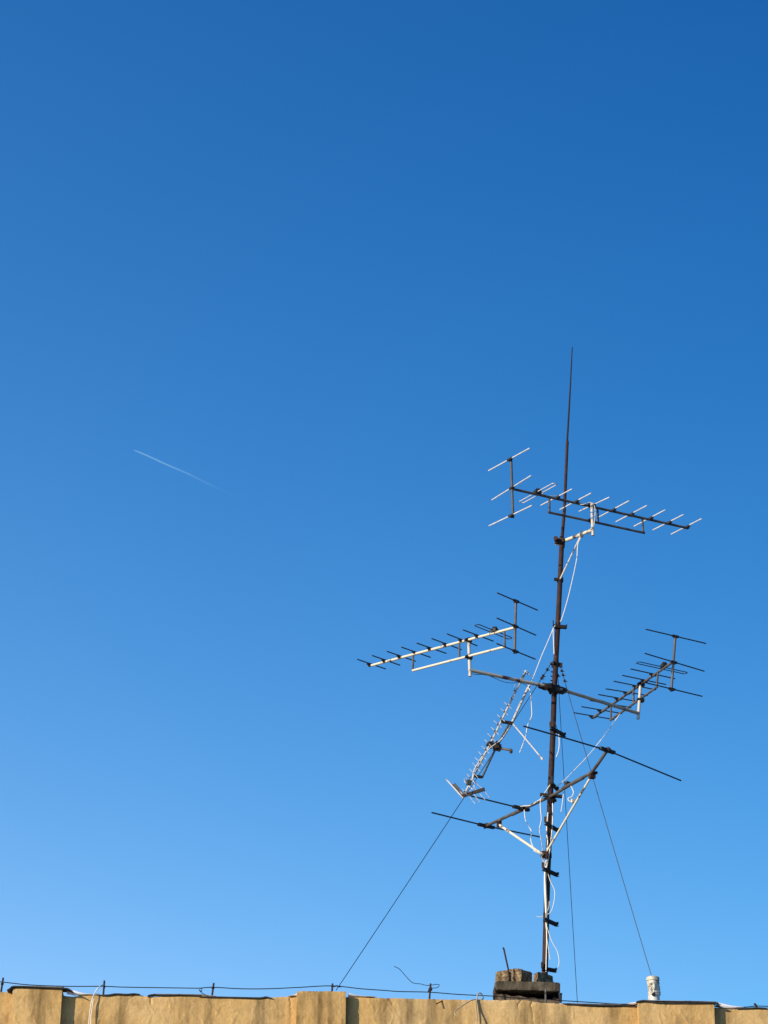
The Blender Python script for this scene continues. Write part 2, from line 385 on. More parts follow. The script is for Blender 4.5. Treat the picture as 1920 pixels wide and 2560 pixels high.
# guy collar with bolts
gc = at_mast(PY(3, 1045, 1110, YM).z)
co = MB().tube([gc+Vector((0, 0, -.035)), gc+Vector((0, 0, .035))], .043, 12)
for a in (0, 2.1, 4.2): co.box(gc+Vector((math.cos(a)*.06, math.sin(a)*.06, 0)), (.05, .018, .04), a)
obj('guy_collar', co, 'darksteel', mast, False)
for y in (1215, 1275, 1335, 1385):
    p = at_mast(PY(3, 1040, y, YM).z); obj('bolt', MB().tube([p, p+Vector((-.055, 0, 0))], .008, 8), 'darksteel', mast)
# cross arm that carries the left and right aerials
arm_z = PY(3, 1030, 1455, YM).z; armc = at_mast(arm_z)
AL = PZ(6, 490, 185, arm_z); AR = PZ(5, 770, 1062, arm_z)
obj('cross_arm', MB().tube([armc+Vector((0, -.05, .0)), AL], .0225, 10), 'worn', mast, label='grey arm with dark red rust patches reaching left')
obj('cross_arm', MB().tube([armc+Vector((.02, -.05, 0)), AR], .0225, 10), 'armgrey', mast, label='dull grey arm reaching right')
dl = (AL-armc).normalized(); dr = (AR-armc).normalized()
obj('arm_clamp', MB().lump(armc+dl*.14+Vector((0, -.03, -.005)), (.085, .06, .042), .35, 3).lump(armc+dl*.045+Vector((0, -.04, -.02)), (.05, .05, .065), .3, 5), 'darksteel', mast)
obj('arm_clamp', MB().lump(armc+dr*.12+Vector((0, -.03, 0)), (.075, .055, .045), .35, 8).box(armc+dr*.12+Vector((-.01, -.07, 0)), (.14, .03, .05), .35).lump(armc+dr*.03+Vector((0, -.05, -.01)), (.05, .05, .06), .3, 9), 'black', mast)
bracket_pts = armc+Vector((0, 0, -.02))
# top outrigger
top_z = PY(1, 1132, 1515, YM).z; tc_ = at_mast(top_z)
T0 = PZ(1, 1055, 1548, top_z); T1 = PZ(1, 1558, 1352, top_z)
obj('outrigger', MB().tube([T0, T1], .0225, 10), 'cream', mast, label='cream painted outrigger near the mast top')
obj('outrigger_clamp', MB().box(tc_+Vector((-.03, -.035, -.01)), (.13, .05, .055), -.5).tube([tc_+Vector((-.09, -.12, 0)), tc_+Vector((-.05, .02, 0))], .03, 8), 'rust', mast, False)
B0 = PZ(1, 1402, 1415, top_z); B1 = at_mast(PY(15, 1207, 1253, YM).z)+Vector((0, -.045, 0))
obj('outrigger_brace', MB().tube([B0, B1], .0105, 8).lump(B0, (.03, .03, .04), .3, 2), 'peel', mast)
obj('brace_clamp', MB().tube([B1+Vector((0, .045, -.025)), B1+Vector((0, .045, .025))], .044, 10).box(B1+Vector((-.05, .02, 0)), (.06, .03, .035)), 'darksteel', mast, False)

# ------------------------------------------------------------------ aerials
def rods(name, parent, a, b, r, m, clamp_at=None, clamp_m='black'):
    e = obj(name, MB().tube([a, b], r, 7), m, parent)
    if clamp_at is not None:
        d = (b-a).normalized(); c = clamp_at
        obj('element_clamp', MB().bar(c-d*.05, c+d*.05, .028, .026).bar(c-d*.018+Vector((0, 0, -.018)), c+d*.018+Vector((0, 0, -.018)), .045, .018), clamp_m, e, False)
    return e
def nearest_on(p, a, b):
    t = max(0, min(1, (p-a).dot(b-a)/(b-a).length_squared)); return a+(b-a)*t
def yagi(name, label, stub_bottom, sh, stub, boom, lower, struts, refl_bar, refl_el, loop, boxp, directors, mats, stub_arm):
    bm_, rm_, sm_, lm_, loopm = mats
    t = thing(name, label, 'aerial', stub_bottom, 'aerials on the mast')
    Ys = stub_bottom.y
    zb = PY(*stub[1], Ys).z; zl = PY(*lower[2], Ys).z
    S0 = Vector((stub_bottom.x, Ys, stub_bottom.z)); S1 = Vector((PY(*stub[1], Ys).x, Ys, zb))
    obj('stub_pole', MB().tube([S0+(S0-S1).normalized()*.08, S1+Vector((0, 0, .015))], .0205, 10), sm_, t)
    A, B = PZ(*boom[0], zb), PZ(*boom[1], zb)
    LA, LB = PZ(*lower[0], zl), PZ(*lower[1], zl)
    # the lower boom hangs exactly beneath the boom: same vertical plane
    nv = Vector(((B-A).y, -(B-A).x, 0)).normalized()
    def VP(q):
        d = ray(*q); return CAM+d*((A-CAM).dot(nv)/d.dot(nv))
    LA, LB = VP(lower[0]), VP(lower[1])
    obj('boom', MB().tube([A, B], .0165, 10), bm_, t)
    obj('lower_boom', MB().tube([LA, LB], .0155, 10), lm_, t)
    for a, b in struts:
        p = nearest_on(VP(a), A, B); q = nearest_on(VP(b), LA, LB)
        q = min((LA.lerp(LB, i/60) for i in range(61)), key=lambda w: (w.xy-p.xy).length)*.6+q*.4
        obj('strut', MB().tube([p, q], .0135, 8), 'boomdark', t)
    for p in (S1, Vector((S0.x+(S1.x-S0.x)*.5, Ys, zl))):
        q = nearest_on(p, *((A, B) if p is S1 else (LA, LB)))
        c = (p+q)/2
        obj('boom_clamp', MB().box(c, (.09, .055, .024), .3).box(c+Vector((.015, 0, -.024)), (.05, .06, .02), .3).lump(c+Vector((0, 0, .015)), (.03, .028, .018), .4, 4), 'darksteel', t, False)
        if (p-q).length > .05: obj('clamp_bar', MB().bar(p, q, .02, .03), 'darksteel', t, False)
    # reflector frame
    E = A if (PZ(*refl_bar[1], zb)-A).length < (PZ(*refl_bar[1], zb)-B).length else B
    rb = [PY(*q, E.y) for q in refl_bar]
    rb[1] = Vector((rb[1].x, E.y, rb[1].z))
    obj('reflector_bar', MB().tube(rb, .0165, 10), 'boomdark', t)
    for a, b, c in refl_el:
        z = PY(*c, E.y).z; p, q = PZ(*a, z), PZ(*b, z); cc = nearest_on(PY(*c, E.y), p, q)
        sh_ = Vector((E.x*0, 0, 0))
        rods('reflector', t, p, q, .0085, rm_, cc)
    # folded dipole
    (u0, u1), (l0, l1) = loop
    zd = zb+.03
    P = [PZ(*q, zd) for q in (u0, u1, l1, l0)]
    c0 = (P[0]+P[3])/2; c1 = (P[1]+P[2])/2; ax = (c1-c0).normalized(); side = Vector((-ax.y, ax.x, 0)); h = .034
    if side.dot(P[1]-P[2]) < 0: side = -side
    lp = []
    for k in range(7): a = math.pi*k/6; lp.append(c1+ax*h*math.sin(a)*.8+side*h*math.cos(a))
    lp2 = []
    for k in range(7): a = math.pi*k/6; lp2.append(c0-ax*h*math.sin(a)*.8-side*h*math.cos(a))
    fd = obj('folded_dipole', MB().tube(lp+lp2+[lp[0]], .0062, 7), loopm, t)
    bc = nearest_on(PZ(*boxp, zb), A, B)
    obj('junction_box', MB().box(bc+Vector((0, 0, .03)), (.085, .065, .045), math.atan2((B-A).y, (B-A).x)).lump(bc+Vector((0, 0, .06)), (.032, .03, .02), .4, 6), 'black', t, False)
    for a, b in directors:
        p, q = PZ(*a, zb+.028), PZ(*b, zb+.028)
        # clamp where it crosses the boom
        best = min(((p.lerp(q, k/40)-nearest_on(p.lerp(q, k/40), A, B)).length, k) for k in range(41))[1]
        rods('director', t, p, q, .0080, rm_, p.lerp(q, best/40)+Vector((0, 0, -.01)))
    return t, A, B, zb, S0, S1

topA = yagi('yagi_aerial', 'highest aerial, pale elements on a dark boom, at the top right of the mast', T1, 1,
    [(1, 1560, 1350), (1, 1545, 1005)], [(1, 450, 787), (2, 1342, 727)], [(1, 940, 1108), (2, 785, 790), (1, 1552, 1218)],
    [((1, 960, 910), (1, 960, 1108)), ((2, 175, 460), (2, 180, 655)), ((2, 755, 585), (2, 778, 788))],
    [(1, 430, 368), (1, 442, 770), (1, 458, 1185)],
    [((1, 120, 535), (1, 685, 225), (1, 430, 380)), ((1, 165, 940), (1, 705, 603), (1, 442, 768)), ((1, 125, 1298), (1, 720, 1015), (1, 456, 1160))],
    [((1, 560, 955), (1, 1000, 712)), ((1, 600, 978), (1, 1045, 737))], (1, 820, 845),
    [((1, 840, 1015), (1, 1272, 788)), ((1, 1105, 1073), (1, 1537, 845)), ((2, -64, 510), (2, 330, 327)), ((2, 195, 583), (2, 585, 373)), ((2, 415, 645), (2, 815, 435)),
     ((2, 650, 703), (2, 1055, 490)), ((2, 893, 752), (2, 1290, 552)), ((2, 1130, 807), (2, 1525, 605))],
    ('boomdark', 'rod', 'peel', 'boomdark', 'rod'), None)
leftA = yagi('yagi_aerial', 'aerial on the left arm, cream boom with thin dark elements', AL, 4,
    [(4, 1505, 870), (4, 1512, 420)], [(3, 470, 605), (4, 240, 748)], [(3, 345, 868), (4, 785, 812), (4, 1508, 645)],
    [((4, 795, 590), (4, 790, 810)), ((4, 1390, 450), (4, 1390, 645)), ((3, 337, 655), (3, 342, 868))],
    [(3, 497, 232), (3, 487, 590), (3, 480, 958)],
    [((3, 235, 122), (3, 795, 362), (3, 497, 235)), ((3, 230, 470), (3, 773, 708), (3, 488, 582)), ((3, 225, 822), (3, 765, 1040), (3, 481, 930))],
    [((3, -30, 560), (3, 425, 738)), ((3, -40, 585), (3, 385, 757))], (3, 165, 662),
    [((4, 68, 665), (4, 435, 790)), ((4, 260, 615), (4, 622, 742)), ((4, 452, 562), (4, 825, 690)), ((4, 640, 507), (4, 1017, 640)), ((4, 838, 455), (4, 1220, 588)),
     ((4, 1030, 395), (4, 1420, 540)), ((4, 1230, 335), (4, 1622, 490)), ((4, 1437, 283), (4, 1832, 430))],
    ('cream', 'roddark', 'peel', 'cream', 'roddark'), None)
rightA = yagi('yagi_aerial', 'dull dark grey aerial on the right arm, pointing left and away', AR, 5,
    [(5, 775, 1085), (5, 793, 742)], [(5, 1142, 503), (5, 275, 1110)], [(5, 972, 775), (5, 462, 1137), (5, 785, 930)],
    [((5, 468, 975), (5, 466, 1125)), ((5, 715, 785), (5, 710, 945)), ((5, 980, 605), (5, 970, 780))],
    [(5, 1172, 213), (5, 1150, 510), (5, 1128, 822)],
    [((5, 848, 145), (5, 1505, 300), (5, 1172, 222)), ((5, 838, 408), (5, 1487, 603), (5, 1150, 506)), ((5, 835, 725), (5, 1465, 877), (5, 1130, 798))],
    [((5, 785, 500), (5, 1290, 610)), ((5, 762, 522), (5, 1262, 634))], (5, 1020, 565),
    [((5, 683, 578), (5, 1168, 685)), ((5, 592, 648), (5, 1070, 748)), ((5, 500, 712), (5, 960, 806)), ((5, 412, 795), (5, 870, 868)), ((5, 330, 857), (5, 782, 938)),
     ((5, 238, 922), (5, 690, 1000)), ((5, 147, 990), (5, 590, 1064)), ((5, 60, 1055), (5, 500, 1130))],
    ('boomgrey', 'roddark', 'peel', 'boomgrey', 'roddark'), None)

# big low-band aerial on the lower mast
bz = PY(8, 1180, 345, YM-.07).z
bm = at_mast(bz)+Vector((0, -.07, 0))
RE = PZ(8, 585, 622, bz); FE = PZ(8, 1585, 113, bz)
d0 = (FE-RE); tip = PY(7, 862, 932, FE.y-.22)
low_t = thing('dipole_aerial', 'lowest aerial, a long bowed boom with very long thin dark rods', 'aerial', bm, 'aerials on the mast')
midb = PZ(8, 950, 455, bz)
obj('boom', MB().tube([RE, midb, bm+Vector((0, -.01, 0)), FE, tip], .020, 10), 'boomgrey', low_t)
obj('boom_sleeve', MB().tube([PZ(8, 830, 512, bz), PZ(8, 930, 465, bz)], .025, 8), 'boomdark', low_t)
obj('boom_sleeve', MB().tube([PZ(8, 1310, 268, bz), PZ(8, 1500, 165, bz)], .024, 8), 'boomdark', low_t)
def long_rod(pts, c, z=None, m='roddark'):
    e = obj('rod', MB().tube(pts, .0095, 8), m, low_t)
    a = (pts[-1]-pts[0]).normalized()
    obj('rod_clamp', MB().bar(c-a*.13, c+a*.13, .045, .035).lump(c, (.05, .05, .03), .4, 7), 'black', e, False); return e
fz = tip.z
long_rod([PZ(7, 33, 692, fz), PZ(7, 440, 808, fz), tip, PZ(7, 1588, 1230, fz-.0)], tip)
rz = RE.z
long_rod([PZ(8, 72, 495, rz), RE, PZ(8, 1093, 725, rz)], RE)
DM = PZ(8, 915, 455, bz)
long_rod([PZ(8, 440, 338, bz), DM], DM)
obj('mount_plate', MB().bar(at_mast(bz+.05)+Vector((-.13, -.05, -.02)), at_mast(bz+.05)+Vector((.14, -.08, -.05)), .05, .035).lump(bm+Vector((.02, .02, -.03)), (.06, .05, .05), .3, 1), 'darksteel', low_t, False)
obj('clip', MB().bar(PZ(7, 450, 1250, bz+.05), PZ(7, 490, 1262, bz+.05), .05, .03), 'black', low_t, False)
ST = at_mast(PY(8, 1130, 890, YM-.05).z)+Vector((0, -.06, 0))
S_a = PZ(8, 708, 575, bz); S_b = PZ(8, 1583, 140, bz-.02)
fl = PY(8, 1115, 888, YM-.13)
obj('brace', MB().tube([S_a+Vector((0, 0, -.05)), fl], .0165, 8), 'cream', low_t)
obj('brace', MB().tube([S_b, PY(8, 1160, 858, YM-.11)], .0135, 8), 'cream', low_t)
obj('brace_bracket', MB().box(S_a+Vector((0, 0, -.03)), (.05, .05, .10), .4), 'rust', low_t, False)
obj('brace_bracket', MB().box(S_b+Vector((0, 0, -.01)), (.07, .06, .07), .4).box(S_b+Vector((.02, 0, .02)), (.03, .1, .03), .9), 'rust', low_t, False)
obj('foot_clamp', MB().tube([PY(8, 1128, 892, YM-.10), PY(8, 1140, 892, YM)], .05, 12).tube([ST+Vector((0, .06, -.03)), ST+Vector((0, .06, .03))], .043, 12), 'rust', low_t)

# broken dangling aerial
def hy(s, x, y, dy=0.):
    x0, y0, k = SH[s]; Y = y0+y/k
    return PY(s, x, y, 28.82-(Y-1680)/300*.56+dy)
H = lambda x, y, dy=0.: hy(6, x, y, dy)
hang = thing('dangling_aerial', 'broken aerial hanging steeply under the left arm, peeling white paint, V-shaped reflector', 'aerial', H(410, 1800), 'aerials on the mast')
obj('boom', MB().tube([H(1222, 190), H(1160, 315), H(1080, 465), H(905, 830), H(760, 1130), H(560, 1520), H(425, 1785)], .0125, 8), 'peel', hang)
obj('bent_clip', MB().tube([H(1205, 215, -.03), H(1140, 300, -.03), H(1175, 290, -.03)], .009, 6), 'peel', hang)
els = [((935, 597), (1033, 685)), ((890, 678), (988, 768)), ((848, 762), (945, 850)), ((803, 838), (907, 932)), ((768, 923), (867, 1020)), ((723, 1005), (825, 1108)),
       ((685, 1085), (785, 1187)), ((645, 1165), (745, 1265)), ((603, 1240), (703, 1342)), ((560, 1317), (668, 1423)), ((528, 1388), (630, 1500)), ((487, 1463), (597, 1577)),
       ((453, 1530), (540, 1622)), ((1190, 190), (1300, 262)), ((1074, 370), (1066, 535)), ((1010, 550), (1062, 540)), ((395, 1722), (455, 1800))]
for (a, b) in els:
    p, q = H(*a, .05), H(*b, -.12)
    e = obj('director', MB().tube([p, q], .0042, 6), 'prong', hang)
    c = (p+q)/2
    obj('element_clamp', MB().lump(c, (.013, .013, .013), .3, a[0] % 9, 6), 'rust', e)
# mounting tubes
TA = [H(1258, 388, .08), H(1175, 560, .06), H(1035, 870, .04)]
obj('support_tube', MB().tube(TA, .0165, 8), 'peel', hang, label='rusty red topped tube')
obj('support_tube', MB().tube([H(1000, 880, .03), H(900, 1060, .03), H(830, 1190, .03), H(745, 1370, .03), H(650, 1575, .03)], .0125, 8), 'boomdark', hang)
obj('support_tube', MB().tube([H(1030, 890, .05), H(940, 1030, .03), H(845, 1150, .0)], .009, 8), 'cream', hang)
obj('spacer', MB().bar(H(890, 848), H(1045, 872, .03), .03, .035), 'darksteel', hang, False)
obj('spacer', MB().bar(H(540, 1555), H(655, 1570, .03), .03, .03), 'darksteel', hang, False)
obj('broken_strut', MB().tube([H(1042, 872, .03), H(1180, 1035, -.08), H(1425, 1328, -.22)], .0085, 8).lump(H(1428, 1332, -.22), (.015, .01, .02), .3, 3, 6), 'peel', hang)
obj('stub_clamp', MB().lump(H(850, 1180), (.055, .04, .055), .45, 12).lump(H(760, 1150), (.05, .035, .04), .4, 2).bar(H(770, 1160), H(900, 1190), .03, .03), 'darksteel', hang)
obj('stub_arm', MB().tube([H(870, 1195), H(1030, 1222, -.05)], .0155, 8).lump(H(1022, 1228, -.05), (.02, .02, .03), .4, 5, 6), 'boomgrey', hang)
obj('junction_box', MB().box(H(475, 1640, -.03), (.06, .04, .065), .4), 'greybox', hang, False, bevel=.004)
lp = [H(*q, -.02) for q in ((470, 1622), (440, 1578), (420, 1590), (422, 1625), (450, 1655), (510, 1715), (530, 1728), (550, 1705), (540, 1680), (500, 1650))]
obj('folded_dipole', MB().tube(smoothpts(lp, 4), .0042, 6), 'prong', hang)
ap = H(405, 1812)
# two wings of the corner reflector open away from and towards the street
wa = H(285, 1665, .12); wb = H(680, 1725, -.14)
w1 = obj('reflector_wing', MB().bar(ap, wa, .04, .024, Vector((0, 1, 0))), 'boomdark', hang, False)
w2 = obj('reflector_wing', MB().bar(ap, wb, .04, .024, Vector((0, 1, 0))), 'darksteel', hang, False)
for k, (a, b) in enumerate([((187, 1600), (405, 1842)), ((300, 1690), (395, 1790))]):
    obj('reflector_rod', MB().tube([H(*a, .10), H(*b, .0)], .0085 if k == 0 else .006, 6), 'peel', w1)
for k in range(5):
    p = wa.lerp(ap, k/5); obj('bolt', MB().tube([p, p+Vector((.022, -.01, .012))], .005, 6), 'darksteel', w1)
for a, m_, b in (((525, 1605), (670, 1735), (745, 1835)), ((540, 1700), (612, 1775), (688, 1862)), ((488, 1735), (548, 1800), (618, 1892)), ((440, 1770), (485, 1820), (560, 1918))):
    obj('reflector_rod', MB().tube([H(*a, .02), H(*m_, -.08), H(*b, -.2)], .0042, 6), 'prong', w2)
obj('coaxial_lead', MB().tube(smoothpts([H(*q, -.04) for q in ((985, 950), (900, 1080), (760, 1185), (660, 1290), (590, 1400), (545, 1480), (530, 1560), (530, 1610), (555, 1650))], 4), .0058, 6), 'cable', hang)

# ------------------------------------------------------------------ guy wires
def wire(name, pts, r, m, label, cat, group=None, sm=True, n=6):
    P = smoothpts(pts, 4) if sm else pts
    o = obj(name, MB().tube(P, r, n), m); return tag(o, label, cat, group)
def guy(a, b, label, beads, sag=.03):
    t = thing('guy_wire', label, 'guy wire', b, 'guy wires')
    pts = [a.lerp(b, k/16)-Vector((0, 0, sag*4*(k/16)*(1-k/16))) for k in range(17)]
    obj('cable', MB().tube(pts, .0042, 6), 'wire', t)
    for f in beads:
        c = a.lerp(b, f); obj('insulator', MB().lump(c, (.017, .016, .019), .3, f*50, 7).tube([c, c+Vector((.03, -.01, -.015))], .006, 6), 'darksteel', t)
    return t
g0 = gc+Vector((-.06, -.02, 0)); guy(g0, PW(13, 1195, 185, -.12), 'thin guy wire running down left to the parapet post', [.0, .02, .042, .05], .02)
g1 = gc+Vector((.06, 0, 0)); guy(g1+Vector((0, 0, -.03)), PY(11, 727, 128, 27.5)+Vector((.07, 0, -.25)), 'thin guy wire running down right behind the white vent pipe', [.0, .014, .028, .048], .02)
g2 = gc+Vector((.025, .05, -.04)); bk = PZ(11, 140, 345, ZR+.3)
bk = PY(11, 139, 345, 30.8)
# carry it on below the parapet line to the roof
guy(g2, g2+(bk-g2)*1.045, 'almost vertical thin guy wire just right of the mast', [.02], .005)

# ------------------------------------------------------------------ white coaxial cables
YC = YM-.055
c_grp = 'white cables hanging on the mast'
def cab(pts, label, r=.0056, Y=YC, dy=None, m='cable', grp=c_grp, name='coaxial_cable', cat='cable'):
    P = []
    for i, q in enumerate(pts): P.append(PY(q[0], q[1], q[2], (q[3] if len(q) > 3 else Y)))
    return wire(name, P, r, m, label, cat, grp)
cab([(1, 1560, 1295, T1.y), (1, 1530, 1340, T1.y-.02), (1, 1450, 1400, B0.y-.01), (15, 1249, 1172, B0.y), (15, 1246, 1205, 28.6), (15, 1238, 1245, 28.7), (15, 1226, 1295, 28.8), (15, 1214, 1335, 28.84), (3, 1110, 520, 28.86)],
    'white cable looping from the highest aerial down to the mast')
cab([(3, 1040, 575), (3, 1012, 620), (3, 940, 790), (3, 850, 1000), (3, 780, 1180), (3, 705, 1370, 28.8), (3, 668, 1425, 28.8), (3, 695, 1480, 28.75), (6, 1283, 560, 28.7), (6, 1294, 760, 28.7), (6, 1262, 840, 28.7), (6, 1232, 930, 28.7), (6, 1208, 1060, 28.7), (6, 1135, 1252, 28.7)],
    'long white cable slanting left from the upper mast, its end hanging free')
cab([(3, 1012, 610), (3, 1013, 700), (3, 1020, 850), (3, 1024, 970)], 'short white cable end lying along the left of the upper mast')
cab([(5, 590, 1035, AR.y-.1), (5, 545, 1100, AR.y-.1), (5, 480, 1190, AR.y-.12), (5, 400, 1300, 29.0), (5, 310, 1415, 29.0), (5, 215, 1530, 28.98), (5, 95, 1655, 28.95), (7, 440, 1225, 28.9), (7, 355, 1290, 28.88)],
    'white cable drooping diagonally from the right aerial to the lower mast', .005)
cab([(8, 1185, 240), (8, 1130, 320), (8, 1100, 372, 28.75), (8, 1097, 450, 28.7), (8, 1106, 560, 28.7), (8, 1088, 650, 28.7), (8, 1104, 750, 28.75), (8, 1116, 850), (8, 1106, 895), (8, 1140, 985), (9, 520, 620)],
    'wavy white cable hanging just left of the mast, right of the other wavy one')
cab([(8, 862, 447, DM.y-.03), (8, 930, 434, DM.y-.06), (8, 1010, 425, 28.95), (8, 1060, 392, 28.85), (8, 1095, 372, 28.76), (8, 1120, 335), (8, 1187, 235)],
    'white cable laid along the lowest aerial boom left of the mast', .0062)
cab([(8, 945, 470, 29.1), (8, 955, 560, 28.95), (8, 985, 620, 28.9), (8, 1014, 680, 28.85), (8, 1006, 740, 28.8), (9, 300, 170, 28.76), (9, 325, 230, 28.73), (9, 340, 290, 28.72), (9, 385, 315, 28.72), (9, 440, 350, 28.74), (9, 475, 440, 28.8), (9, 512, 530)],
    'left wavy white cable dropping onto the cream brace')
cab([(9, 552, -300), (9, 530, 0), (9, 548, 150), (9, 524, 400), (9, 515, 560), (9, 500, 660), (9, 500, 900), (9, 510, 1100), (9, 520, 1280), (9, 522, 1420), (9, 535, 1560), (9, 530, 1800), (9, 522, 2150)],
    'white cable running down the front of the mast to its foot', .007)
cab([(8, 1212, 380), (8, 1212, 560), (9, 610, 0), (9, 592, 200), (9, 560, 400), (9, 535, 560), (9, 520, 700), (9, 530, 1000), (9, 540, 1220), (9, 532, 1420), (9, 533, 1700)],
    'white cable strapped along the right side of the lower mast', .007)
cab([(9, 520, 330), (9, 540, 480), (9, 507, 640), (9, 516, 900), (9, 524, 1100), (9, 524, 1350)], 'third white cable in the bundle on the lower mast', .0065, YC-.01)
cab([(9, 530, 580), (9, 560, 660), (9, 590, 760), (9, 645, 870), (9, 658, 970), (9, 632, 1130), (9, 590, 1235), (9, 510, 1280), (9, 430, 1306), (9, 378, 1298)],
    'white cable bowing out right between two steps of the lower mast', .0045)
cab([(9, 572, 1060), (9, 568, 1140), (9, 545, 1230), (9, 538, 1300)], 'short white cable end beside the lower mast', .0035)
cab([(9, 525, 1400), (9, 565, 1550), (9, 620, 1700), (9, 688, 1815), (9, 714, 1910), (9, 724, 2000), (9, 705, 2080)],
    'thin white cable bulging right near the mast foot', .0042)
cab([(9, 535, 1560), (9, 548, 1700), (9, 565, 1830), (9, 585, 1965)], 'thin white cable end hanging close to the mast foot', .0038)
cab([(7, 495, 1270, FE.y+.5), (7, 528, 1340, FE.y+.5), (7, 512, 1388, FE.y+.5), (7, 478, 1402, FE.y+.5), (7, 480, 1428, FE.y+.5), (7, 512, 1440, FE.y+.5)],
    'S-shaped white cable end hanging from the lowest aerial boom', .006, grp=None)
plug = obj('cable_plug', MB().box(PY(7, 525, 1432, FE.y+.5), (.045, .03, .045), .5).tube([PY(7, 525, 1432, FE.y+.5), PY(7, 545, 1447, FE.y+.5)], .01, 6), 'peel', None, False)
tag(plug, 'small pale plug at the end of the S-shaped white cable', 'plug')
cab([(7, 436, 1315, 28.6), (7, 422, 1420, 28.6), (7, 414, 1480, 28.6), (7, 404, 1540, 28.6)], 'short white cable hanging free right of the mast under the lowest boom', .0045)
cab([(7, 383, 775), (7, 388, 850), (7, 382, 930), (7, 358, 1000)], 'curved white cable end right of the mast below the cross arm', .006)
cab([(7, 345, 650), (7, 365, 710), (7, 384, 775)], 'thin dark lead right of the mast below the cross arm', .0035, m='wire', grp='dark leads', name='dark_lead')
cab([(6, 490, 215, AL.y), (6, 560, 240, AL.y+.03), (6, 690, 240, AL.y+.1), (6, 770, 268, AL.y+.15), (6, 900, 325, AL.y+.2), (6, 1010, 348, AL.y+.25), (6, 1160, 350, AL.y+.32), (6, 1240, 398, 28.72)],
    'thin dark lead drooping under the left cross arm', .0035, m='wire', grp='dark leads', name='dark_lead')
cab([(1, 860, 850, topA[1].y+.5), (1, 930, 885, topA[1].y+.6), (1, 1030, 880, topA[1].y+.7), (1, 1090, 895, topA[1].y+.75), (1, 1130, 930, topA[1].y+.8), (1, 1400, 1000, T1.y-.06), (1, 1490, 975, T1.y-.06), (1, 1560, 985, T1.y-.06), (1, 1588, 1050, T1.y-.05), (1, 1590, 1150, T1.y-.05), (1, 1575, 1290, T1.y-.04)],
    'thin lead following the boom of the highest aerial', .004, m='cable', grp=None, name='aerial_lead')

# ------------------------------------------------------------------ wire fence posts along the parapet
def wp(s, x, y, off=-.15): return PW(s, x, y, off)
pw = [(14, -300, 95), (14, 0, 115), (14, 240, 140), (14, 560, 152), (14, 863, 152), (14, 1000, 158), (14, 1300, 163), (14, 1659, 168), (13, 60, 168), (13, 175, 160), (13, 400, 172), (13, 640, 172), (13, 900, 160), (13, 1162, 148), (13, 1400, 172),
      (12, 0, 468), (12, 180, 482), (12, 552, 490), (12, 900, 517), (12, 1360, 540), (10, 650, 1075), (10, 1135, 1095), (10, 1400, 1116), (11, 200, 335), (11, 450, 350), (11, 620, 354), (11, 1000, 362), (11, 1300, 374), (11, 1450, 378), (11, 1558, 368), (11, 1659, 370), (11, 1900, 380)]
P_ = [wp(*q) for q in pw]
wire('lightning_wire', P_, .0055, 'wire', 'dark wire strung along the parapet between the short posts', 'wire')
for a, b, lab in (((14, 27, 80), (14, 8, 200), 'short rusty post at the far left end of the parapet'),
             ((14, 866, 104), (14, 857, 222), 'short rusty post with white cables tied to it'),
             ((13, 181, 124), (13, 165, 240), 'short leaning post above the flat parapet left of the middle pilaster'),
             ((13, 1166, 128), (13, 1161, 195), 'short post standing over the middle pilaster'),
             ((12, 569, 384), (12, 554, 575), 'short post with a curl of thin wire twisted round it'),
             ((10, 1136, 915), (10, 1134, 1150), 'short grey post in front of the concrete vent shaft'),
             ((11, 1550, 345), (11, 1574, 386), 'short stub post at the far right, leaning left')):
    p, q = wp(*a), wp(*b); t = thing('wire_post', lab, 'post', q, 'posts of the parapet wire')
    q2 = q+(q-p).normalized()*.1
    obj('rod', MB().tube([p, p.lerp(q, .1), q2], [.0095, .0115, .0115], 8), 'rust' if a[0] != 10 else 'boomgrey', t)
    obj('wire_tie', MB().lump(p.lerp(q, .42 if a[0] == 14 else .35), (.016, .016, .014), .5, a[1] % 7, 7), 'darksteel', t)
k = wp(12, 563, 455); knot = obj('wire_knot', MB().lump(k, (.018, .018, .024), .5, 3).bar(wp(12, 545, 490), wp(12, 580, 445), .02, .03), 'darksteel', None, False)
tag(knot, 'dark knot of wire halfway up the post with the curl', 'wire knot')
wire('curled_wire', [wp(*q) for q in ((12, 122, 175), (12, 190, 210), (12, 270, 300), (12, 350, 375), (12, 450, 390), (12, 530, 408), (12, 640, 395), (12, 674, 402), (12, 664, 425), (12, 635, 438), (12, 580, 440))],
     .0038, 'wire', 'thin curled wire sticking up left from a parapet post', 'wire')
wire('wire_scrap', [wp(*q) for q in ((13, 78, 168), (13, 80, 195), (13, 58, 180), (13, 80, 205), (13, 98, 216), (13, 125, 226))], .0045, 'wire', 'small scrap of dark wire hanging from the parapet wire', 'wire')
wire('wire_scrap', [wp(*q) for q in ((13, 1168, 150), (13, 1185, 152), (13, 1200, 148), (13, 1220, 155), (13, 1240, 152))], .008, 'wire', 'twisted wire ends right of the post over the middle pilaster', 'wire')
